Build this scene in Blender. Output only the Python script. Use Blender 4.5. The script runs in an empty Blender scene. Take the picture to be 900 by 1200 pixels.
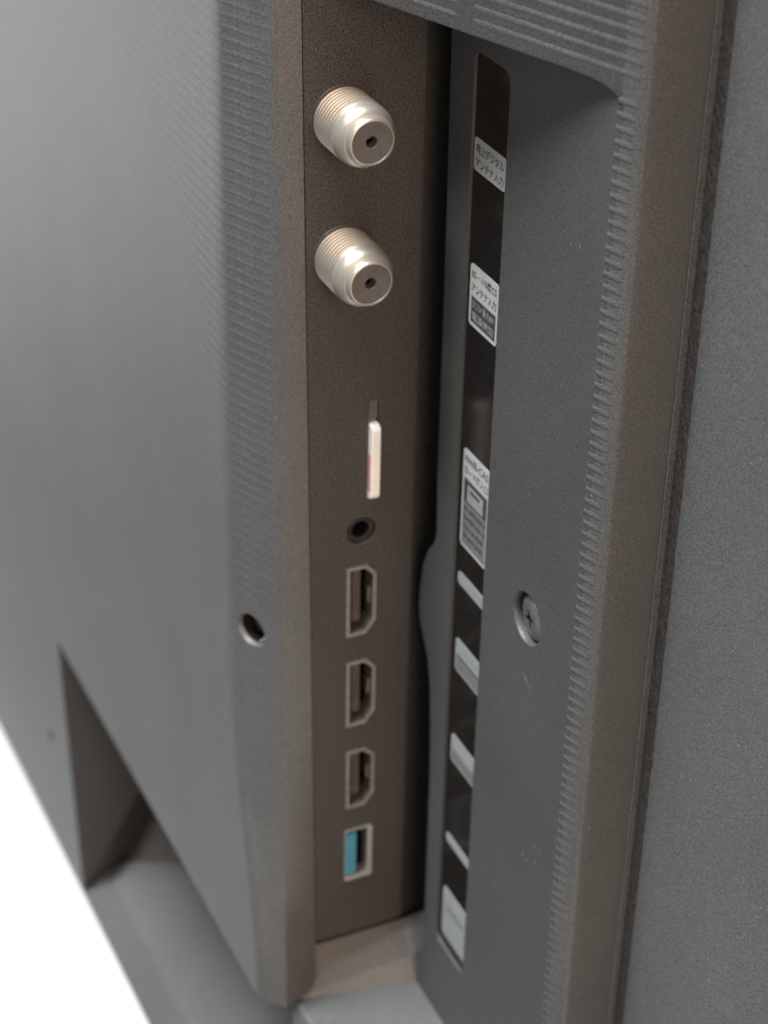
import bpy, bmesh, math, random
from mathutils import Vector, Matrix
from mathutils.geometry import tessellate_polygon
random.seed(7)
MM = 0.001
S = bpy.context.scene
C = S.collection

# ------------------------------------------------------------------ camera
cam = bpy.data.cameras.new('camera')
cam.lens = 71.37; cam.sensor_width = 36; cam.sensor_fit = 'AUTO'
cam.clip_start = 0.01; cam.clip_end = 50
cam.dof.use_dof = True; cam.dof.focus_distance = 0.287; cam.dof.aperture_fstop = 24
co = bpy.data.objects.new('camera', cam); C.objects.link(co); S.camera = co
rx = Vector((0.4104775587876121, 0.9116724553656923, 0.019013360020054933))
dn = Vector((0.4863175988721435, -0.20122961042490028, -0.8502951469433869))
fw = Vector((-0.7713646133697055, 0.3582736077577201, -0.5259625986943103))
m = Matrix((rx, -dn, -fw)).transposed().to_4x4()
m.translation = Vector((265.787, -104.336, 198.433)) * MM
co.matrix_world = m

# ------------------------------------------------------------------ light
S.view_settings.view_transform = 'Standard'; S.view_settings.look = 'None'
S.view_settings.gamma = 1; S.view_settings.exposure = 0
w = bpy.data.worlds.new('World'); S.world = w; w.use_nodes = True
bg = w.node_tree.nodes['Background']; bg.inputs[0].default_value = (0.98, 0.99, 1.0, 1); bg.inputs[1].default_value = 0.35

def area(name, loc, target, size, power, color):
    l = bpy.data.lights.new(name, 'AREA'); l.shape = 'DISK'; l.size = size; l.energy = power; l.color = color
    o = bpy.data.objects.new(name, l); C.objects.link(o); o.location = loc
    d = Vector(target) - Vector(loc); o.rotation_euler = d.to_track_quat('-Z', 'Y').to_euler()
    return o
area('ceiling_lamp', (-0.03, -0.68, 2.1), (0, 0, 0), 0.85, 155, (0.95, 0.98, 1.0))
area('window_light', (-2.85, -0.95, -0.78), (-0.1, 0, 0.05), 1.0, 11, (0.97, 1.0, 1.0))
area('warm_lamp', (2.0, -0.02, 0.62), (0, 0.01, 0), 1.3, 43, (1.0, 0.70, 0.50))

# ------------------------------------------------------------------ materials
def plastic(name, col, rough=0.5, grain=0.25, gscale=2600, speck=0.0, spec=0.5, var=0.25, dust=0.0):
    mt = bpy.data.materials.new(name); mt.use_nodes = True
    nt = mt.node_tree; N = nt.nodes; L = nt.links
    b = N['Principled BSDF']
    tc = N.new('ShaderNodeTexCoord')
    n1 = N.new('ShaderNodeTexNoise'); n1.inputs['Scale'].default_value = gscale; n1.inputs['Detail'].default_value = 3
    L.new(tc.outputs['Object'], n1.inputs['Vector'])
    n2 = N.new('ShaderNodeTexNoise'); n2.inputs['Scale'].default_value = 28; n2.inputs['Detail'].default_value = 5
    L.new(tc.outputs['Object'], n2.inputs['Vector'])
    r1 = N.new('ShaderNodeMapRange'); r1.inputs['From Min'].default_value = 0.3; r1.inputs['From Max'].default_value = 0.7
    r1.inputs['To Min'].default_value = 1 - var; r1.inputs['To Max'].default_value = 1 + var
    L.new(n1.outputs['Fac'], r1.inputs['Value'])
    r2 = N.new('ShaderNodeMapRange'); r2.inputs['From Min'].default_value = 0.3; r2.inputs['From Max'].default_value = 0.7
    r2.inputs['To Min'].default_value = 0.9; r2.inputs['To Max'].default_value = 1.1
    L.new(n2.outputs['Fac'], r2.inputs['Value'])
    mu = N.new('ShaderNodeMath'); mu.operation = 'MULTIPLY'
    L.new(r1.outputs[0], mu.inputs[0]); L.new(r2.outputs[0], mu.inputs[1])
    vm = N.new('ShaderNodeVectorMath'); vm.operation = 'SCALE'
    vm.inputs[0].default_value = col; L.new(mu.outputs[0], vm.inputs['Scale'])
    last = vm.outputs[0]
    if dust > 0:
        v = N.new('ShaderNodeTexVoronoi'); v.inputs['Scale'].default_value = 420
        L.new(tc.outputs['Object'], v.inputs['Vector'])
        n3 = N.new('ShaderNodeTexNoise'); n3.inputs['Scale'].default_value = 90
        L.new(tc.outputs['Object'], n3.inputs['Vector'])
        rr = N.new('ShaderNodeMapRange'); rr.inputs['From Min'].default_value = 0.52; rr.inputs['From Max'].default_value = 0.75
        rr.inputs['To Min'].default_value = 0.0; rr.inputs['To Max'].default_value = 0.12
        L.new(n3.outputs['Fac'], rr.inputs['Value'])
        lt = N.new('ShaderNodeMath'); lt.operation = 'LESS_THAN'
        L.new(v.outputs['Distance'], lt.inputs[0]); L.new(rr.outputs[0], lt.inputs[1])
        mx = N.new('ShaderNodeMix'); mx.data_type = 'RGBA'
        ml = N.new('ShaderNodeMath'); ml.operation = 'MULTIPLY'; ml.inputs[1].default_value = dust
        L.new(lt.outputs[0], ml.inputs[0]); L.new(ml.outputs[0], mx.inputs['Factor'])
        L.new(last, mx.inputs['A']); mx.inputs['B'].default_value = (0.30, 0.29, 0.27, 1)
        last = mx.outputs['Result']
    L.new(last, b.inputs['Base Color'])
    b.inputs['Roughness'].default_value = rough
    b.inputs['Specular IOR Level'].default_value = spec
    bp = N.new('ShaderNodeBump'); bp.inputs['Strength'].default_value = grain; bp.inputs['Distance'].default_value = 0.00012
    L.new(n1.outputs['Fac'], bp.inputs['Height']); L.new(bp.outputs[0], b.inputs['Normal'])
    return mt

def simple(name, col, rough=0.5, metal=0.0, spec=0.5, noise=0.0, nscale=900, bump=0.0):
    mt = bpy.data.materials.new(name); mt.use_nodes = True
    nt = mt.node_tree; N = nt.nodes; L = nt.links
    b = N['Principled BSDF']; b.inputs['Roughness'].default_value = rough
    b.inputs['Metallic'].default_value = metal; b.inputs['Specular IOR Level'].default_value = spec
    tc = N.new('ShaderNodeTexCoord'); n = N.new('ShaderNodeTexNoise'); n.inputs['Scale'].default_value = nscale
    n.inputs['Detail'].default_value = 3
    L.new(tc.outputs['Object'], n.inputs['Vector'])
    r = N.new('ShaderNodeMapRange'); r.inputs['From Min'].default_value = 0.3; r.inputs['From Max'].default_value = 0.7
    r.inputs['To Min'].default_value = 1 - noise; r.inputs['To Max'].default_value = 1 + noise
    L.new(n.outputs['Fac'], r.inputs['Value'])
    vm = N.new('ShaderNodeVectorMath'); vm.operation = 'SCALE'; vm.inputs[0].default_value = col
    L.new(r.outputs[0], vm.inputs['Scale']); L.new(vm.outputs[0], b.inputs['Base Color'])
    if bump:
        bp = N.new('ShaderNodeBump'); bp.inputs['Strength'].default_value = bump; bp.inputs['Distance'].default_value = 0.0001
        L.new(n.outputs['Fac'], bp.inputs['Height']); L.new(bp.outputs[0], b.inputs['Normal'])
    return mt

M = dict(
    seam_shade=plastic('painted_seam_shade', (0.036, 0.030, 0.026), 0.85, 0.6, 2600, spec=0.2, var=0.5),  # shade beside the seam, put into a dark colour
    notch=plastic('shaded_cover_plastic', (0.032, 0.031, 0.030), 0.6, 0.2, 3000, var=0.2),  # darkened cover plastic; the notch wall's shade is in the colour
    slot=simple('dark_slot_plastic', (0.022, 0.020, 0.018), 0.7, noise=0.3),
    cover=plastic('matte_cover_plastic', (0.068, 0.069, 0.068), 0.5, 0.22, 4200, dust=0.4, var=0.55),
    floor=plastic('recess_plastic', (0.051, 0.052, 0.051), 0.55, 0.22, 4200, dust=0.4, var=0.55),
    panel=plastic('sparkly_port_plastic', (0.0335, 0.030, 0.0265), 0.6, 0.8, 3000, var=1.0),
    outer=plastic('outer_panel_plastic', (0.080, 0.081, 0.082), 0.5, 0.2, 4500, dust=0.5, var=0.55),
    hole=simple('black_cavity', (0.006, 0.006, 0.006), 0.7, spec=0.2),
    tape=simple('glossy_black_tape', (0.006, 0.006, 0.006), 0.19, spec=0.5, noise=0.3, nscale=500, bump=0.06),
    nickel=simple('nickel_plating', (0.42, 0.39, 0.34), 0.42, 0.8, noise=0.05, nscale=500),
    dielectric=simple('grey_dielectric', (0.085, 0.08, 0.075), 0.5, noise=0.15),
    shell=simple('connector_shell', (0.37, 0.34, 0.30), 0.42, 0.85, noise=0.12),
    shell2=simple('usb_shell', (0.66, 0.63, 0.58), 0.35, 0.8, noise=0.08),
    insul=simple('brown_black_insulator', (0.05, 0.042, 0.035), 0.5, noise=0.2),
    blue=simple('blue_plastic', (0.045, 0.21, 0.29), 0.45, noise=0.08),
    gold=simple('contact_metal', (0.35, 0.3, 0.22), 0.4, 0.9),
    white=simple('white_print', (0.36, 0.37, 0.36), 0.5, noise=0.05, nscale=1500),
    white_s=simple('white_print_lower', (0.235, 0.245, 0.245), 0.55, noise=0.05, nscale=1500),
    grey=simple('grey_print', (0.13, 0.135, 0.135), 0.5, noise=0.12, nscale=1500),
    dark=simple('dark_print', (0.035, 0.036, 0.036), 0.5, noise=0.3, nscale=1200),
    midprint=simple('mid_grey_print', (0.22, 0.23, 0.23), 0.5, noise=0.1),
    ink=simple('ink', (0.05, 0.05, 0.05), 0.6),
    screw=simple('dark_zinc_screw', (0.20, 0.20, 0.20), 0.36, 0.7, noise=0.15, nscale=600, bump=0.3),
    bright=simple('glint_metal', (0.85, 0.85, 0.83), 0.25, 1.0),  # only for the added glint arc in the left screw hole
    card=simple('white_card_plastic', (0.76, 0.74, 0.72), 0.4, noise=0.03),
    red=simple('red_card_print', (0.58, 0.27, 0.26), 0.45),
    table=simple('white_table', (0.74, 0.74, 0.74), 0.6, noise=0.01, nscale=8),
    screen=simple('screen_glass', (0.01, 0.01, 0.011), 0.12),
)

# ------------------------------------------------------------------ mesh helpers (millimetres)
class MB:
    def __init__(s): s.v = []; s.f = []; s.sm = []
    def add(s, vs, fs, smooth=False):
        o = len(s.v); s.v += [tuple(p) for p in vs]
        for f in fs: s.f.append(tuple(i + o for i in f)); s.sm.append(smooth)
        return s
    def quad(s, a, b, c, d): return s.add([a, b, c, d], [(0, 1, 2, 3)])
    def poly(s, pts): return s.add(pts, [tuple(range(len(pts)))])
    def box(s, a, b):
        x0, y0, z0 = a; x1, y1, z1 = b
        v = [(x0, y0, z0), (x1, y0, z0), (x1, y1, z0), (x0, y1, z0), (x0, y0, z1), (x1, y0, z1), (x1, y1, z1), (x0, y1, z1)]
        return s.add(v, [(0, 3, 2, 1), (4, 5, 6, 7), (0, 1, 5, 4), (1, 2, 6, 5), (2, 3, 7, 6), (3, 0, 4, 7)])
    def grid(s, rows, smooth=False):          # rows of equal length point lists
        n = len(rows[0]); v = [p for r in rows for p in r]; f = []
        for i in range(len(rows) - 1):
            for j in range(n - 1): f.append((i*n+j, i*n+j+1, (i+1)*n+j+1, (i+1)*n+j))
        return s.add(v, f, smooth)
    def fill(s, loops, fn):                    # planar region with holes; loops of 2-D points, fn maps (u,v) to 3-D
        tri = tessellate_polygon([[Vector((p[0], p[1], 0)) for p in l] for l in loops])
        flat = [p for l in loops for p in l]
        return s.add([fn(*p) for p in flat], [tuple(t) for t in tri])
    def ring(s, pts, n0, n1, fn):              # wall: loop of 2-D points swept between depths n0 and n1
        n = len(pts); v = [fn(p[0], p[1], n0) for p in pts] + [fn(p[0], p[1], n1) for p in pts]
        return s.add(v, [(i, (i+1) % n, n+(i+1) % n, n+i) for i in range(n)])
    def band(s, pa, da, pb, db, fn):           # between two loops with equal counts
        n = len(pa); v = [fn(p[0], p[1], da) for p in pa] + [fn(p[0], p[1], db) for p in pb]
        return s.add(v, [(i, (i+1) % n, n+(i+1) % n, n+i) for i in range(n)])
    def lathe(s, prof, axis='x', n=48, c=(0, 0, 0), smooth=True, cap=True):
        rows = []
        for a, r in prof:
            row = []
            for k in range(n + 1):
                t = 2*math.pi*k/n
                p = (a, r*math.cos(t), r*math.sin(t)) if axis == 'x' else (r*math.cos(t), a, r*math.sin(t))
                row.append((p[0]+c[0], p[1]+c[1], p[2]+c[2]))
            rows.append(row)
        s.grid(rows, smooth)
        return s

WL = {}
def build(name, mb, mat, parent=None, loc=(0, 0, 0), weld=True, auto=35, recalc=True, mats=None):
    me = bpy.data.meshes.new(name)
    me.from_pydata([(x*MM, y*MM, z*MM) for x, y, z in mb.v], [], mb.f)
    for p, sm in zip(me.polygons, mb.sm): p.use_smooth = sm
    bm = bmesh.new(); bm.from_mesh(me)
    if weld: bmesh.ops.remove_doubles(bm, verts=bm.verts, dist=0.002*MM)
    if recalc: bmesh.ops.recalc_face_normals(bm, faces=bm.faces)
    for e in bm.edges:
        if len(e.link_faces) == 2 and e.calc_face_angle(0) > math.radians(auto): e.smooth = False
    bm.to_mesh(me); bm.free()
    me.materials.append(M[mat])
    for x in (mats or []): me.materials.append(M[x])
    return link(name, me, parent, loc)
def link(name, data, parent=None, loc=(0, 0, 0)):
    o = bpy.data.objects.new(name, data); C.objects.link(o)
    wl = Vector(loc) * MM
    WL[o.name] = wl
    if parent: o.parent = parent; o.location = wl - WL[parent.name]
    else: o.location = wl
    return o
def circle(cx, cy, r, n=28): return [(cx + r*math.cos(2*math.pi*k/n), cy + r*math.sin(2*math.pi*k/n)) for k in range(n)]
def rrect(x0, y0, x1, y1, r, n=4):
    out = []
    for cx, cy, a in ((x1-r, y1-r, 0), (x0+r, y1-r, 90), (x0+r, y0+r, 180), (x1-r, y0+r, 270)):
        for k in range(n+1):
            t = math.radians(a + 90*k/n); out.append((cx + r*math.cos(t), cy + r*math.sin(t)))
    return out
def copy_tree(o, parent, loc):
    c = o.copy(); C.objects.link(c); wl = Vector(loc)*MM; WL[c.name] = wl
    c.parent = parent; c.location = wl - WL[parent.name] if parent else wl
    for ch in list(o.children):
        d = ch.copy(); C.objects.link(d); d.parent = c; d.location = ch.location
    return c

# ------------------------------------------------------------------ table (white, far below, blown out by the light)
t = MB(); t.box((-2600, -70, -330), (900, 1700, -300))
tb = build('tabletop', t, 'table'); tb['kind'] = 'structure'

# ------------------------------------------------------------------ television
tv = bpy.data.objects.new('television', None); C.objects.link(tv); tv.location = Vector((-100, 20, -171))*MM
WL['television'] = tv.location.copy()
tv['label'] = 'dark grey television seen from behind, side recess open showing antenna connectors, sockets and printed labels'
tv['category'] = 'television'

FY = 26.0                                     # recess floor plane
def rib_y(x): return 6.95 + 0.35*x           # ribbed slope to the right of the recess
EX, EY = -0.6, 0.55                            # edge of the bulge beside the ports
TOP = 420
def left_prof():
    pts = [(-620, -4.4), (-300, -4.4), (-120, -4.4), (-40, -4.4), (-15.8, -4.4)]
    sx = (EX - 0.5, EY - 0.35)
    k = 0.42
    x1 = -11.0; y1 = sx[1] - k*(sx[0]-x1)
    x0 = -15.8
    for i in range(1, 8):                     # gentle bend between the flat back and the slope
        u = i/8; a = (1-u)**2; b = 2*u*(1-u); c = u*u
        xm = sx[0] - (sx[1]+4.4)/k
        pts.append((a*x0 + b*xm + c*x1, -4.4*(a+b) + c*y1))
    pts.append((x1, y1))
    return pts, (x1, y1), sx
LP, SL0, SL1 = left_prof()
def zl(x): return -89 + 0.04*x if x < 0 else -89.0

cv = MB()
# flat back and bend; below the screw the slope dies out so the bottom edge runs straight
LQ = [(-139.3, -4.4)] + [p for p in LP if p[0] > -139.3]
def edge_shift(z):                            # 0 above z=-18, 1 at the bottom edge
    t = max(0.0, min(1.0, (-18-z)/71)); return t*t*(3-2*t)
def edge_pts(z):
    t = edge_shift(z); dx = 3.2*t; dy = -0.394*dx
    return [(SL1[0]+dx, SL1[1]+dy, z), (EX-0.15+dx, EY-0.12+dy, z), (EX+dx, EY+0.25+dy, z)]
def prof_at(z):
    t = edge_shift(z); out = []
    e = edge_pts(z)[0]
    for i, (x, y) in enumerate(LQ):
        if x < -16: out.append((x, y, max(z, zl(x)) if z < -80 else z)); continue
        xt = -4.0 + (i - len(LQ) + 9)*(e[0]+4.0)/9*0.97 - 0.1
        u = max(0, (xt + 3)/(e[0]+3)); yt = -4.4 + (e[1]+4.4)*u*u
        out.append((x*(1-t)+xt*t, y*(1-t)+yt*t, z))
    out.append(e)
    return out
cv.grid([[(x, y, TOP) for x, y in LQ], [(x, y, -18) for x, y in LQ]], True)
zz = [-18, -25, -33, -42, -51, -60, -70, -80, -89]
lrow = prof_at(-89)
rows = [prof_at(z) for z in zz]
rows[-1] = [(x, y, zl(x)) for x, y, z in rows[-1]]
cv.grid(rows, True)
# column left of the notch, with small dimple hole, down to the bottom edge
def zb(x): return -171 + 0.06*(x+120)
dimple = circle(-154.5, -135, 1.9, 16)
cv.fill([[(-620, TOP), (-139.3, TOP), (-139.3, zl(-139)), (-133, zb(-133)), (-620, zb(-620))], dimple], lambda x, z: (x, -4.4, z))
cv.ring(dimple, -4.4, -3.4, lambda x, z, d: (x, d, z)); cv.poly([(x, -3.4, z) for x, z in dimple])
# slope with the countersunk screw hole
slope = lambda x, z: (x, SL0[1] + (SL1[1]-SL0[1])*(x-SL0[0])/(SL1[0]-SL0[0]), z)
sn = Vector((SL1[1]-SL0[1], -(SL1[0]-SL0[0]), 0)).normalized()      # outward (towards -Y)
LSC = (-7.5, -6.2)
hole_l = circle(LSC[0], LSC[1], 3.2, 28)
cv.fill([[(SL0[0], TOP), (SL1[0], TOP), (SL1[0], -18), (SL0[0], -18)], hole_l], slope)
def sd(x, z, d):
    p = Vector(slope(x, z)); return tuple(p - sn*d)
cv.band(hole_l, 0, circle(LSC[0], LSC[1], 2.9, 28), 0.8, sd)
cv.ring(circle(LSC[0], LSC[1], 2.9, 28), 0.8, 7, sd)
rows_bottom = rows[-1] + [edge_pts(-89)[2]]
# rounded edge and lit chamfer down to the port panel
def chy(z): return 4.35 + (95-z)/171*2.3
rows = []
for z in (TOP, 109.5, 60, 0, -18, -25, -33, -42, -51, -60, -70, -80, -89):
    rows.append(edge_pts(z))
cv.grid(rows, True)
rows = []
for z in (109.5, 60, 0, -18, -25, -33, -42, -51, -60, -70, -80, -89):
    rows.append([edge_pts(z)[2], (-0.05, chy(z), z)])
cv.grid(rows, True)
cv.grid([[(-0.05, chy(z), z), (-2.5, chy(z)+0.05, z)] for z in (109.5, 60, 0, -50, -90)])
# ribbed slope above the recess, recess outline with rounded corner
cols = [(9, 109.5), (20, 109.5), (30, 109.5), (40, 109.5), (46, 109.5), (49, 109.4), (51, 109.1), (52.6, 108.6), (53.7, 107.9), (54.5, 106.8)]
lead = [(EX, EY+0.25), (0.2, 3.0), (2.2, 6.2), (5, 8.6), (9, rib_y(9))]
cv.grid([[(x, y, TOP) for x, y in lead], [(x, y, 109.9) for x, y in lead], [(x+0.0, y+0.35, 109.5) for x, y in lead]], True)
cv.grid([[(x, rib_y(x), TOP) for x, z in cols], [(x, rib_y(x), z+0.4) for x, z in cols], [(x, rib_y(x)+0.12, z+0.1) for x, z in cols], [(x, rib_y(x)+0.4, z) for x, z in cols]], True)
# recess top wall
cv.grid([[(x, y+0.35, 109.5) for x, y in lead[:-1]] + [(x, rib_y(x)+0.4, z) for x, z in cols],
         [(x, FY+0.4, 109.5) for x, y in lead[:-1]] + [(x, max(FY+0.02, rib_y(x)+0.42), z-0.02) for x, z in cols]])
cv.quad((EX, 1, 109.5), (EX, 45, 109.5), (8, 45, 109.5), (8, FY, 109.5))
# strip of slope right of the recess floor, rounded rim, rim wall, lip
rim = [(54.5, rib_y(54.5)), (55.6, rib_y(55.6)), (56.9, rib_y(56.9))]
rimr = [(56.9, rib_y(56.9)), (57.2, 27.0), (57.5, 27.2), (57.72, 27.55), (57.8, 28.0), (57.81, 29.4), (57.82, 33), (57.85, 36.1)]
cv.grid([[(x, y, TOP) for x, y in rim], [(x, y, -160) for x, y in rim]])
cv.grid([[(x, y, TOP) for x, y in rimr], [(x, y, -160) for x, y in rimr]], True)
lip = [(57.85, 36.1), (58.1, 36.0), (58.22, 36.15), (58.22, 37.6)]
# lip edge slightly uneven, like trimmed plastic
lrows = []
z = TOP
while z > -160:
    e = random.uniform(-0.05, 0.05)
    lrows.append([(lip[0][0], lip[0][1], z)] + [(x + e, y + e*0.5, z) for x, y in lip[1:3]] + [(lip[3][0], lip[3][1], z)])
    z -= 2.5 if z < 140 else 40
cv.grid(lrows, False)
# underside beyond the bottom edge of the bulge, hidden inner walls
ux = [(x, y) for x, y, z in rows_bottom]
cv.grid([[(x, y, zl(x)) for x, y in ux], [(min(x, -0.8), 45 if x < -3 else 6.0, zl(x)) for x, y in ux]])
cover = build('rear_cover', cv, 'cover', tv)

# notch wall, shelf, sloping lower cover and corner facet
lc = MB()
P1 = (-139.3, -4.4, zl(-139.3)); P2 = (-133.2, -4.4, zb(-133)); P4 = (-139.2, 7.5, -171.6)
P3 = (-139.2, 17.5, -154.4); P3e = (-139.2, 28.5, -135.5); P7 = (-139.3, 45, -110); P8 = (-139.3, 45, zl(-139.3))
lc.poly([P1, P2, P4, P3, P3e, P7, P8])
build('notch_wall', lc, 'notch', cover)
lc = MB()
def s2(x, y): return (x, y, zb(x)-0.3 + (y-3.9)*0.577)
# shelf
lc.grid([[(x, y, zb(x) - (0.9 if y < -3.9 else 0)) for y in (-4.4, -3.8, 3.9)] + [s2(x, 6.5)] + [s2(x, 45)] for x in (-139.3, -110, -60, 0, 60)], False)
lc.grid([[(x, -4.4, zb(x)-0.9), (x, 45, zb(x)-3)] for x in (-620, -139, 60)])
build('lower_cover', lc, 'cover', cover)
lc = MB()
P6 = (-119.5, 20.8, -162.3); P9 = (-96, 34, -153.5)
lc.poly([P4, P6, P9, (-96, 45, -135), P3e, P3])
build('corner_facet', lc, 'panel', cover)  # borrows the darker panel colour to paint in the facet's shading
# pale moulded lip along the end of the shelf
lp = MB()
path = [(P2[0]-2.5, P2[1]+4.5, P2[2]+0.1), P4, (-130, 13.6, -167.2), (-124, 18.2, -164), P6, (-113, 24.5, -160)]
rows = []
for p in path:
    rows.append([(p[0]-0.6, p[1]+1, p[2]-0.5), (p[0]-0.2, p[1]+.6, p[2]+1.5), (p[0]+1.8, p[1]-0.8, p[2]+1.8), (p[0]+3.2, p[1]-1.8, p[2]-0.5)])
lp.grid(rows, True)
build('moulded_lip', lp, 'cover', cover)

# recess floor with strip recess, screw hole and slot edge
fl = MB()
edge = [(5.0, 109.4), (5.3, 93), (5.8, 66), (6.0, 27), (6.5, 15), (5.7, 12.4), (3.4, 9.6), (1.8, 6), (0.9, 1), (0.6, -3), (1.3, -6.5), (3.2, -9.2),
        (4.9, -12), (6.2, -17), (7.0, -26), (7.5, -36), (7.7, -60), (7.7, -79), (6.0, -84), (5, -90)]
right = [(54.5, -90), (54.5, 106.8), (53.7, 107.9), (52.6, 108.6), (51, 109.1), (49, 109.4)]
SX0, SX1, SZ0, SZ1 = 12.9, 24.1, -71.5, 101.5
strip = rrect(SX0, SZ0, SX1, SZ1, 1.6)
SC = (38.9, 18.3)
hole_r = circle(*SC, 4.5, 36)
fl.fill([edge + right, strip, hole_r], lambda x, z: (x, FY, z))
fl.ring(strip, FY, FY+0.6, lambda x, z, d: (x, d, z))
fl.band(hole_r, FY, circle(*SC, 4.3, 36), FY+0.5, lambda x, z, d: (x, d, z))
fl.ring(circle(*SC, 4.3, 36), FY+0.5, FY+2.4, lambda x, z, d: (x, d, z))
fl.poly([(x, FY+2.4, z) for x, z in circle(*SC, 4.3, 36)])
er = [[(x-0.0, FY, z), (x-0.35, FY+0.25, z), (x-0.5, FY+0.8, z), (x-0.5, 46, z)] for x, z in edge[:-1]]
fl.grid(er, True)
fl.grid([[(50.5, FY-0.004, z), (52, FY-0.05, z), (53.2, FY-0.15, z), (53.9, FY-0.185, z), (54.5, FY+0.01, z)] for z in (106.6, 50, 0, -50, -90)], True)
build('recess_floor', fl, 'floor', tv)
sb = MB(); sb.quad((-3, 44, 112), (9, 44, 112), (9, 44, -92), (-3, 44, -92)); sb.quad((-3, 24.6, 112), (-3, 44, 112), (-3, 44, -92), (-3, 24.6, -92))
build('slot_interior', sb, 'slot', tv)

# ledge and ramps closing the recess below
lg = MB()
lg.add([(-1.3, 6.9, -79.0), (-1.3, 25.6, -79.0), (2.9, 25.6, -85), (0.2, 2.7, -89.7), (-0.4, 2.6, -88)], [(0, 1, 2, 3, 4)])
lg.add([(2.9, 25.6, -85), (0.2, 2.7, -89.7), (0.5, 2.7, -90.1), (5.2, 25.9, -89.9)], [(0, 1, 2, 3)])
lg.add([(2.9, 25.6, -85), (5.2, 25.9, -89.9), (5.2, 30, -90), (2.9, 30, -85)], [(0, 1, 2, 3)])
lg.add([(-1.3, 25.6, -79.0), (2.9, 25.6, -85), (2.9, 34, -84), (-1.3, 34, -78)], [(0, 1, 2, 3)])
lg.grid([[(0.5, 2.7, -90.1), (5.2, 25.9, -89.9)], [(20, 3.6, -90), (20, FY, -90)], [(54.5, 5, -90), (54.5, FY, -90)]])
lg.grid([[(x, y0-1.2, -92.2), (x, y0-0.9, -90.9), (x, y0-0.45, -90.2), (x, y0, -90.05)] for x, y0 in ((0.5, 2.7), (20, 3.6), (54.5, 5))], True)
lg.grid([[(x, y0-1.2, -92.2), (x, y0-1.2, -100), (x, 45, -100)] for x, y0 in ((0.5, 2.7), (20, 3.6), (54.5, 5))])
lg.quad((54.5, 3.8, -100), (54.5, 45, -100), (54.5, FY, -90), (54.5, 5, -90))
build('recess_ledge', lg, 'cover', tv)

# ------------------------------------------------------------------ ribs (each one a raised moulded line)
def rib_mesh(pts, nrm, taper0=0, h=0.24, wd=1.1):
    mb = MB(); rows = []
    n = len(pts)
    for i, (x, y) in enumerate(pts):
        nx, ny = nrm(i)
        k = 1.0
        if taper0 and i < taper0: k = (i+0.02)/taper0
        if i == n-1: k = 0.05
        if i == 0 and not taper0: k = 0.05
        hh = h*k
        rows.append([(x-nx*0.02, y-ny*0.02, wd*0.5), (x+nx*hh*0.55, y+ny*hh*0.55, wd*0.26), (x+nx*hh, y+ny*hh, wd*0.02), (x+nx*hh*0.75, y+ny*hh*0.75, -wd*0.2), (x-nx*0.02, y-ny*0.02, -wd*0.42)])
    return mb.grid(rows, True)
PITCH = 1.86
def slope_n(k):
    v = Vector((k, -1)).normalized(); return (v.x, v.y)
def make_rib(pts, nfn, zz, taper=0, h=0.24, cache={}):
    key = (tuple(pts), h)
    if key not in cache:
        o = build('rib', rib_mesh(pts, nfn, taper, h), 'cover', cover, (0, 0, zz), weld=False); cache[key] = o
        return o
    o = cache[key].copy(); C.objects.link(o)
    o.location = Vector((0, 0, zz))*MM - WL[cover.name]
    return o
cover_n = cover.name
def lp_y(x):
    if x > SL0[0]: return slope(x, 0)[1]
    for (a, b), (c, d) in zip(LP, LP[1:]):
        if a <= x <= c: return b + (d-b)*(x-a)/(c-a)
    return -4.4
z = 107.9
n = 0
while z > -62:                                # short ribs between recess floor and rim
    x0 = 53.3
    make_rib([(x0, 25.84), (53.9, 25.82), (54.5, 26.02), (55.9, rib_y(55.9)), (57.0, rib_y(57.0)+0.03)], lambda i: slope_n(0.35), z, 0, 0.11 if z > 0 else (0.09 if z > -30 else 0.05))
    z -= PITCH; n += 1
z = 107.9 + 2*PITCH
while z < 150:                                # full ribs above the recess, split by a smooth band
    for a, b in ((9.5, 26.2), (29.2, 57.0)):
        xs = [a, a+0.8, (a+b)/2, b-0.6, b]
        make_rib([(x, rib_y(x)) for x in xs], lambda i: slope_n(0.35), z, 0, 0.085)
    z += PITCH
z = 142.0
while z > -8:                                 # ribs on the left back, longer towards the top
    if z > 95: x0 = -120
    elif z > 60: x0 = -120 + (95-z)/35*85
    elif z > 20: x0 = -35 + (60-z)/40*15
    else: x0 = -18
    x0 = round(x0/5)*5
    xs = [x0, x0*0.75-2, x0*0.5-4.5, -17.0] if x0 < -25 else [x0, -17.0]
    xs = [x for x in xs if x < -27] + [-26.5, -20, -16, -14.8, -13.8, -12.8, -11.8, -11.0, -7, -3.0, -1.9]
    if x0 > -27: xs = [x0] + [x for x in xs if x > x0]
    xs = sorted(set(xs))
    def nn(i, xs=xs):
        x = xs[i]
        return slope_n(max(0, min(0.42, (x+15.8)/4.8*0.42)))
    if abs(z-LSC[1]) > 4.5:
        make_rib([(x, lp_y(x)) for x in xs], nn, z, 3, 0.045 if z > 20 else 0.03)
    z -= PITCH

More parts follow.
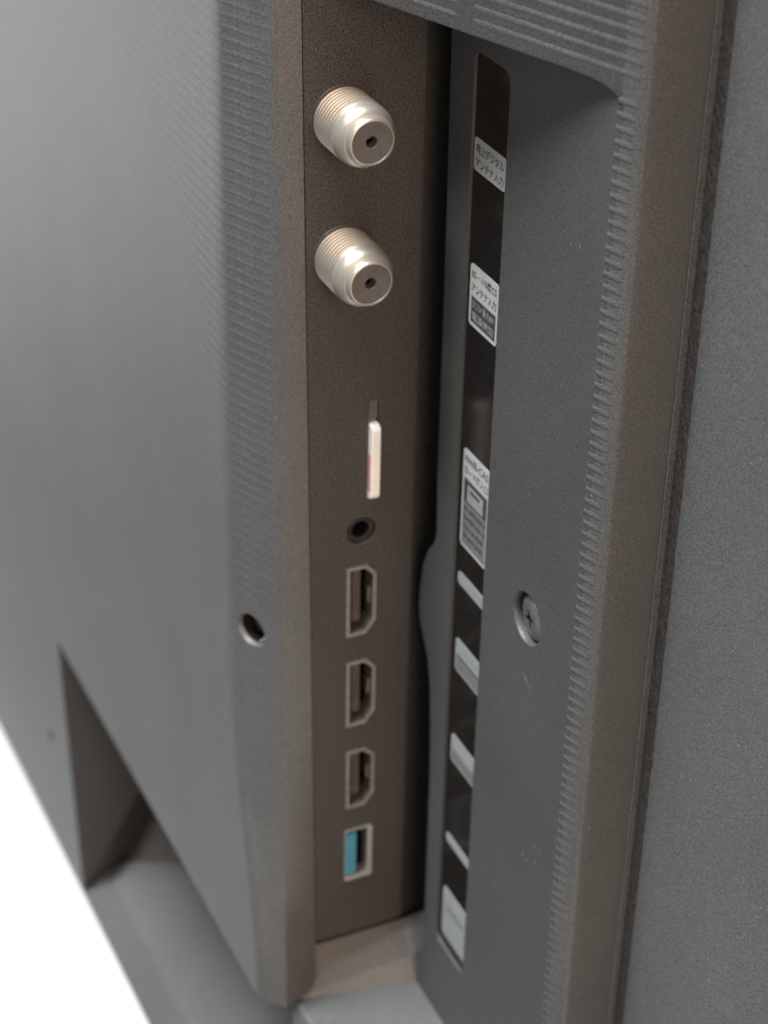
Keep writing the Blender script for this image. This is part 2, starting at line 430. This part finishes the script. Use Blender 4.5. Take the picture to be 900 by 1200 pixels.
# ------------------------------------------------------------------ port panel with its holes
def hd(s=1.0, g=0.0, cy=15.0, cz=0.0):        # D-shaped outline, grown by g
    b = [(-2.75-g, 7.2+g), (1.0+g*0.4, 7.2+g), (2.85+g, 5.2+g*0.4), (2.85+g, -4.6-g*0.4), (1.0+g*0.4, -7.2-g), (-2.75-g, -7.2-g)]
    return [(cy + y*1.0, cz + z*s) for y, z in b]
HZ = [(15.05, 0.15, 1.0), (15.2, -19.7, 0.99), (15.35, -39.2, 0.93)]
CARD = (15.75, 20.4, 18.0, 39.6)             # y0 z0 y1 z1
USB = (12.5, -63.3, 18.0, -51.2)
JK = (15.0, 14.4)
pn = MB()
outline = [(chy(109.4)+0.15, 109.4), (chy(60)+0.15, 60), (chy(0)+0.15, 0), (chy(-77)+0.15, -77), (24.2, -77), (24.35, 109.4)]
holes = [hd(s, 0.0, cy, cz) for cy, cz, s in HZ] + [rrect(USB[0], USB[1], USB[2], USB[3], 0.3, 2), circle(*JK, 2.75, 28), rrect(CARD[0], CARD[1], CARD[2], CARD[3], 0.6, 3)]
P = lambda y, z, d=0: (-d, y, z)
inner = [(y + (0.12 if i < 4 else -0.12), z) for i, (y, z) in enumerate(outline)]
pn.fill([inner] + holes, lambda y, z: (0, y, z))
pn.band(inner, 0, outline, 0.15, P); pn.ring(outline, 0.15, 6, P)
for h in holes: pn.ring(h, 0, 1.2, P)
pn.grid([[(-0.25, 24.15, z), (0.12, 24.2, z), (0.14, 24.38, z), (-0.3, 24.6, z)] for z in (109.4, -76.9)])
build('port_panel', pn, 'panel', tv)

# HDMI sockets
def hdmi():
    f = MB(); o = hd(1, -0.02, 0, 0); i_ = hd(1, -0.64, 0, 0)
    f.band(o, -0.18, i_, -0.18, P); f.ring(o, -0.18, 1.2, P); f.ring(i_, -0.18, 3.2, P)
    fo = build('hdmi_port', f, 'shell', tv, (0, 15.05, 0.15), auto=25)
    c = MB(); c.ring(hd(1, -0.6, 0, 0), 3.2, 9, P); c.poly([P(y, z, 9) for y, z in hd(1, -0.6, 0, 0)])
    build('cavity', c, 'hole', fo, (0, 15.05, 0.15))
    tn = MB(); tn.box((-8.8, -1.0, -5.3), (-1.6, 0.55, 5.3))
    build('tongue', tn, 'insul', fo, (0, 15.05, 0.15))
    ct = MB()
    for k in range(9): ct.box((-8, 0.56, -4.4+k*1.0), (-1.9, 0.70, -4.0+k*1.0))
    ct.box((-3.0, -2.2, -3.4), (-1.3, -1.95, -1.6)); ct.box((-3.0, -2.2, 1.6), (-1.3, -1.95, 3.4)); ct.box((-3.0, 1.9, -1.6), (-1.3, 2.15, 1.6))
    build('contacts', ct, 'gold', fo, (0, 15.05, 0.15))
    return fo
h0 = hdmi()
for cy, cz, s in HZ[1:]:
    c = copy_tree(h0, tv, (0, cy, cz)); c.scale = (1, 1, s)

# USB socket
u = MB(); uo = rrect(*USB, 0.3, 2); ui = rrect(USB[0]+0.12, USB[1]+1.0, USB[2]-1.0, USB[3]-0.12, 0.1, 2)
u.band(uo, -0.3, ui, -0.3, P); u.ring(uo, -0.3, 1.2, P); u.ring(ui, -0.3, 2.2, P)
us = build('usb_port', u, 'shell2', tv, auto=25)
u = MB(); u.ring(ui, 2.2, 12, P); u.poly([P(y, z, 12) for y, z in ui]); build('cavity', u, 'hole', us)
u = MB(); u.box((-11.5, USB[0]+0.15, USB[1]+1.3), (0.32, USB[0]+2.25, USB[3]-0.9)); build('tongue', u, 'blue', us)

# audio jack
j = MB(); j.lathe([(0.0, 2.75), (-0.15, 2.6), (-0.9, 2.5), (-0.9, 2.2), (-0.5, 2.1), (-0.5, 1.75), (-1.0, 1.6)], c=(0, JK[0], JK[1]), n=36)
jk = build('audio_jack', j, 'slot', tv)
j = MB(); j.lathe([(-1.0, 1.6), (-9, 1.6), (-9, 0.01)], c=(0, JK[0], JK[1]), n=24); build('cavity', j, 'hole', jk)

# card slot
k_ = MB(); ks = rrect(*CARD, 0.6, 3); ki = rrect(CARD[0]+0.25, CARD[1]+0.25, CARD[2]-0.25, CARD[3]-0.3, 0.4, 3)
k_.band(ks, -0.05, ki, -0.05, P); k_.ring(ki, -0.05, 1.4, P)
sl = build('card_slot', k_, 'panel', tv)
k_ = MB(); k_.box((-14, CARD[0]+0.26, 35.4), (-0.5, CARD[2]-0.26, CARD[3]-0.4)); build('slot_shutter', k_, 'dielectric', sl)
k_ = MB(); k_.quad((-14, CARD[0], CARD[1]), (-14, CARD[2], CARD[1]), (-14, CARD[2], CARD[3]), (-14, CARD[0], CARD[3]))
for y in (CARD[0]+0.25, CARD[2]-0.25): k_.quad((-1.4, y, CARD[1]), (-14, y, CARD[1]), (-14, y, CARD[3]), (-1.4, y, CARD[3]))
build('cavity', k_, 'hole', sl)

# the access card: its own thing, pushed into the slot
cd = MB()
prof = rrect(-13, 20.9, 1.5, 35.1, 1.1, 5)
y0, y1 = 15.98, 17.5
cd.poly([(x, y1, z) for x, z in prof])
pin = [(x*1.0 - (0.25 if x > 0 else 0), z) for x, z in prof]
cd.poly([(x, y0, z) for x, z in pin])
n = len(prof)
cd.add([(x, y0, z) for x, z in pin] + [(x, y0+0.2, z) for x, z in prof] + [(x, y1, z) for x, z in prof],
       [(i, (i+1) % n, n+(i+1) % n, n+i) for i in range(n)] + [(n+i, n+(i+1) % n, 2*n+(i+1) % n, 2*n+i) for i in range(n)])
card = build('access_card', cd, 'card', None, auto=20)
card['label'] = 'small white and red access card pushed into the narrow slot above the round audio jack'
card['category'] = 'smart card'
rd = MB(); rd.box((-4, y0-0.03, 22.4), (1.15, y0-0.005, 29.5)); build('red_print', rd, 'red', card)

# ------------------------------------------------------------------ antenna connectors
def connector(loc, label):
    s = MB(); prof = [(-3, 4.9), (0.4, 4.9)]
    a = 0.5
    while a < 6.4:
        prof += [(a, 4.95), (a+0.12, 4.95), (a+0.34, 4.38), (a+0.48, 4.38), (a+0.7, 4.95)]; a += 0.82
    prof += [(7.0, 4.92), (8.0, 4.86), (8.9, 4.62), (9.4, 4.3), (9.65, 3.95), (9.7, 3.5)]
    s.lathe(prof, n=64, smooth=True)
    b = build('antenna_connector', s, 'nickel', tv, loc, auto=28)
    r = MB(); r.lathe([(9.5, 3.82), (10.4, 3.74), (10.85, 3.64), (11.0, 3.46), (10.98, 3.28), (10.6, 3.18)], n=64)
    build('nose_ring', r, 'nickel', b, loc, auto=60)
    d = MB(); d.lathe([(10.75, 3.2), (10.7, 1.0), (10.5, 0.85), (9.2, 0.75)], n=48)
    build('dielectric_face', d, 'dielectric', b, loc, auto=30)
    c = MB(); c.lathe([(10.5, 0.86), (7.0, 0.8), (7.0, 0.01)], n=20); build('centre_hole', c, 'hole', b, loc)
    g = MB(); g.lathe([(7.4, 0.45), (9.0, 0.42), (9.1, 0.2), (9.1, 0.01)], n=12, c=(0, 0.3, 0.3)); build('centre_contact', g, 'gold', b, loc)
    w_ = MB(); w_.lathe([(0.02, 5.3), (0.12, 5.25), (0.1, 5.0)], n=40); build('collar', w_, 'insul', b, loc)
    return b
c1 = connector((0, 10.9, 88.6), '')
c2 = copy_tree(c1, tv, (0, 11.1, 65.9))

# ------------------------------------------------------------------ screws
def screw(cx, cz, y, r, nvec=None):
    s = MB()
    prof = [(1.6, 0.2), (1.5, r), (0.8, r), (0.35, r*0.93), (0.1, r*0.75), (0.0, r*0.5), (0.0, r*0.34)]
    rows = []
    n_ = 32
    cross = []
    for k in range(n_+1):
        t = 2*math.pi*k/n_ + 0.25
        cross.append(0.62 if (k % 8) not in (7, 0, 1) else 1.0)
    for a, rr in prof[1:]:
        row = []
        for k in range(n_+1):
            t = 2*math.pi*k/n_ + 0.25; q = rr
            if rr == prof[-1][1]: q = rr*(1.15 if cross[k] == 1.0 else 0.55)
            row.append((q*math.cos(t), a, q*math.sin(t)))
        rows.append(row)
    s.grid(rows, True)
    o = build('screw', s, 'screw', tv, (cx, y, cz), auto=30)
    c = MB(); rim_ = [(rows[-1][k][0], rows[-1][k][2]) for k in range(n_)]
    c.ring(rim_, 0, 1.3, lambda x, z, d: (x, d, z)); c.poly([(x, 1.3, z) for x, z in rim_])
    build('cross_recess', c, 'hole', o, (cx, y, cz))
    return o
s1 = screw(SC[0]+0.2, SC[1]-0.05, FY+0.35, 3.85)
s1.rotation_euler = (math.radians(4), 0, math.radians(-5))
p = Vector(slope(*LSC)) - sn*2.8
s2_ = screw(p.x, p.z, p.y, 2.7)
s2_.rotation_euler = (0, 0, math.atan(0.42))
hw = MB(); hw.ring(circle(LSC[0], LSC[1], 2.86, 28), 0.9, 6.5, sd); build('bore', hw, 'hole', cover)  # black sleeve over the bore wall, shade of the hole as colour
dp = MB(); dp.ring([(x, z) for x, z in circle(-154.5, -135, 1.86, 16)], -4.3, -3.5, lambda x, z, d: (x, d, z)); dp.poly([(x, -3.5, z) for x, z in circle(-154.5, -135, 1.86, 16)]); build('small_hole', dp, 'hole', cover)
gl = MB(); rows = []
for k in range(9):                            # added bright arc imitating a glint at the lower edge of the hole
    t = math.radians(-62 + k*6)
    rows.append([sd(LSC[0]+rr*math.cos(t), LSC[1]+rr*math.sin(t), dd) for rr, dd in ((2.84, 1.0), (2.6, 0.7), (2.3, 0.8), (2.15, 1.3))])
gl.grid(rows, True); build('glint_arc', gl, 'bright', cover)
# short scratch below the right screw
q = MB(); a = Vector((38.5, 0, 8.6)); b = Vector((41.6, 0, 5.9)); d = (b-a).normalized(); e = Vector((-d.z, 0, d.x))*0.28
q.add([(a.x, FY-0.01, a.z), (*((a+b)/2+e).xz,), ] [:0] or [(a.x, FY-0.02, a.z), ((a+b).x/2+e.x, FY-0.05, (a+b).z/2+e.z), (b.x, FY-0.02, b.z), ((a+b).x/2-e.x, FY-0.03, (a+b).z/2-e.z)], [(0, 1, 2, 3)])
build('scratch', q, 'grey', tv)

# ------------------------------------------------------------------ glossy strip and printed labels
tp = MB(); tp.poly([(x, FY+0.5, z) for x, z in strip]); tape = build('label_strip', tp, 'tape', tv)
def text(s, x, z, wdt, hgt, parent, y, mat='ink'):
    cu = bpy.data.curves.new('lettering', 'FONT'); cu.body = s; cu.size = 1; cu.extrude = 0; cu.offset = 0.014; cu.resolution_u = 2
    o = bpy.data.objects.new('tmp', cu); C.objects.link(o)
    bpy.context.view_layer.update()
    dg = bpy.context.evaluated_depsgraph_get()
    me = bpy.data.meshes.new_from_object(o.evaluated_get(dg))
    bpy.data.objects.remove(o); bpy.data.curves.remove(cu)
    xs = [v.co.x for v in me.vertices]; ys = [v.co.y for v in me.vertices]
    if not xs: return
    x0, x1, y0, y1 = min(xs), max(xs), min(ys), max(ys)
    for v in me.vertices:
        v.co = Vector(((x + (v.co.x-x0)/(x1-x0)*wdt)*MM, y*MM, (z + (v.co.y-y0)/(y1-y0)*hgt)*MM))
    me.materials.clear(); me.materials.append(M[mat])
    me.name = 'lettering'
    return link('lettering', me, parent)
LY = FY + 0.42
def label(x0, z0, x1, z1, mat='white', r=0.7, sk=0.0):
    l = MB(); o = rrect(x0, z0, x1, z1, r)
    l.poly([(x, LY, z + sk*(x-x0)) for x, z in o]); l.ring(o, LY, LY+0.06, lambda x, z, d: (x, d, z + sk*(x-x0)))
    return build('label', l, mat, tv)
def patch(parent, x0, z0, x1, z1, mat, dy=0.03, name='printed_field'):
    l = MB(); l.quad((x0, LY-dy, z0), (x1, LY-dy, z0), (x1, LY-dy, z1), (x0, LY-dy, z1)); return build(name, l, mat, parent, recalc=False)
a = label(13.2, 83.2, 23.4, 88.4)
text('地上デジタル', 13.8, 86.05, 9.0, 1.6, a, LY-0.03); text('アンテナ入力', 13.8, 83.75, 9.0, 1.6, a, LY-0.03)
a = label(13.8, 58.0, 23.2, 68.3)
text('BS・110度CS', 14.4, 66.0, 8.2, 1.5, a, LY-0.03); text('アンテナ入力', 14.4, 63.7, 8.2, 1.6, a, LY-0.03)
patch(a, 14.5, 58.7, 22.6, 63.0, 'dark')
text('DC15V 最大4W', 14.9, 61.1, 7.3, 1.5, a, LY-0.05, 'midprint'); text('電源供給', 14.9, 59.1, 7.3, 1.55, a, LY-0.05, 'midprint')
a = label(14.3, 17.8, 23.7, 36.1)
text('miniB-CAS', 14.9, 33.9, 8.2, 1.4, a, LY-0.03); text('カード挿入口', 14.9, 31.6, 8.2, 1.5, a, LY-0.03)
patch(a, 14.9, 18.4, 23.1, 30.9, 'grey')
patch(a, 15.1, 26.6, 22.9, 30.7, 'dark', 0.04)
patch(a, 16.2, 26.9, 21.8, 30.0, 'midprint', 0.05); patch(a, 17.2, 28.8, 20.6, 29.4, 'dark', 0.06)
for i in range(4):                            # rows of print too small to read
    x = 15.3
    while x < 22.4:
        ww = random.uniform(0.3, 1.1); patch(a, x, 25.0-i*1.75, min(x+ww, 22.7), 25.9-i*1.75-random.uniform(0, .3), 'dark', 0.045, 'print_mark'); x += ww+random.uniform(0.15, 0.5)
a = label(14.2, 9.9, 24.3, 12.4, 'white_s', 0.8); patch(a, 18, 10.9, 23, 11.3, 'midprint')
a = label(14.5, -7.7, 24.2, -1.0, 'white_s', 0.8); patch(a, 15.0, -7.2, 23.7, -4.2, 'grey'); patch(a, 15.2, -4.5, 23.2, -4.15, 'dark', 0.04); patch(a, 16.5, -2.9, 22.5, -2.4, 'midprint', 0.05)
a = label(14.5, -27.5, 24.2, -21.5, 'white_s', 0.9); patch(a, 15.0, -27.0, 23.7, -24.3, 'grey'); patch(a, 15.3, -24.7, 22.8, -24.3, 'midprint', 0.04)
a = label(14.2, -46.4, 24.2, -44.3, 'white_s', 0.8)
a = label(14.1, -68.9, 24.4, -57.2, 'white_s', 1.1); patch(a, 14.4, -68.5, 24.1, -60.6, 'midprint'); patch(a, 16, -61.9, 22.5, -60.9, 'grey', 0.04)

# ------------------------------------------------------------------ thin outer panel and screen body
op = MB()
rows = []
zz = TOP
while zz > -173:
    e = random.uniform(-0.07, 0.07)
    rows.append([(60.7+e, 40, zz), (60.7+e, 37.2, zz), (61.1+e, 37.05, zz), (61.8, 36.98, zz), (64, 36.95, zz), (183, 36.95, zz), (186, 38.5, zz), (187.5, 42, zz), (187.5, 50, zz)])
    zz -= 1.3 if zz < 140 else 40
op.grid(rows, True)
outer = build('outer_panel', op, 'outer', tv, auto=75)
st = MB(); rows = []
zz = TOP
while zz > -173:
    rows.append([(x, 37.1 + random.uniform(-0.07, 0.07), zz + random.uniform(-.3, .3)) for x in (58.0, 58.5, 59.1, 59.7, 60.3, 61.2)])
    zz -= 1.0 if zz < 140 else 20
st.grid(rows)
build('seam_shade_strip', st, 'seam_shade', outer)  # added dark strip in place of the rim's shade on the outer panel
fr = MB(); fr.box((-620, 50, -174), (187.4, 56, TOP)); build('screen', fr, 'screen', tv)
bk = MB(); bk.quad((-620, 46, -173), (59, 46, -173), (59, 46, TOP), (-620, 46, TOP)); bk.quad((58, 41, -172), (60, 41, -172), (60, 41, TOP), (58, 41, TOP))
build('inner_frame', bk, 'hole', tv)
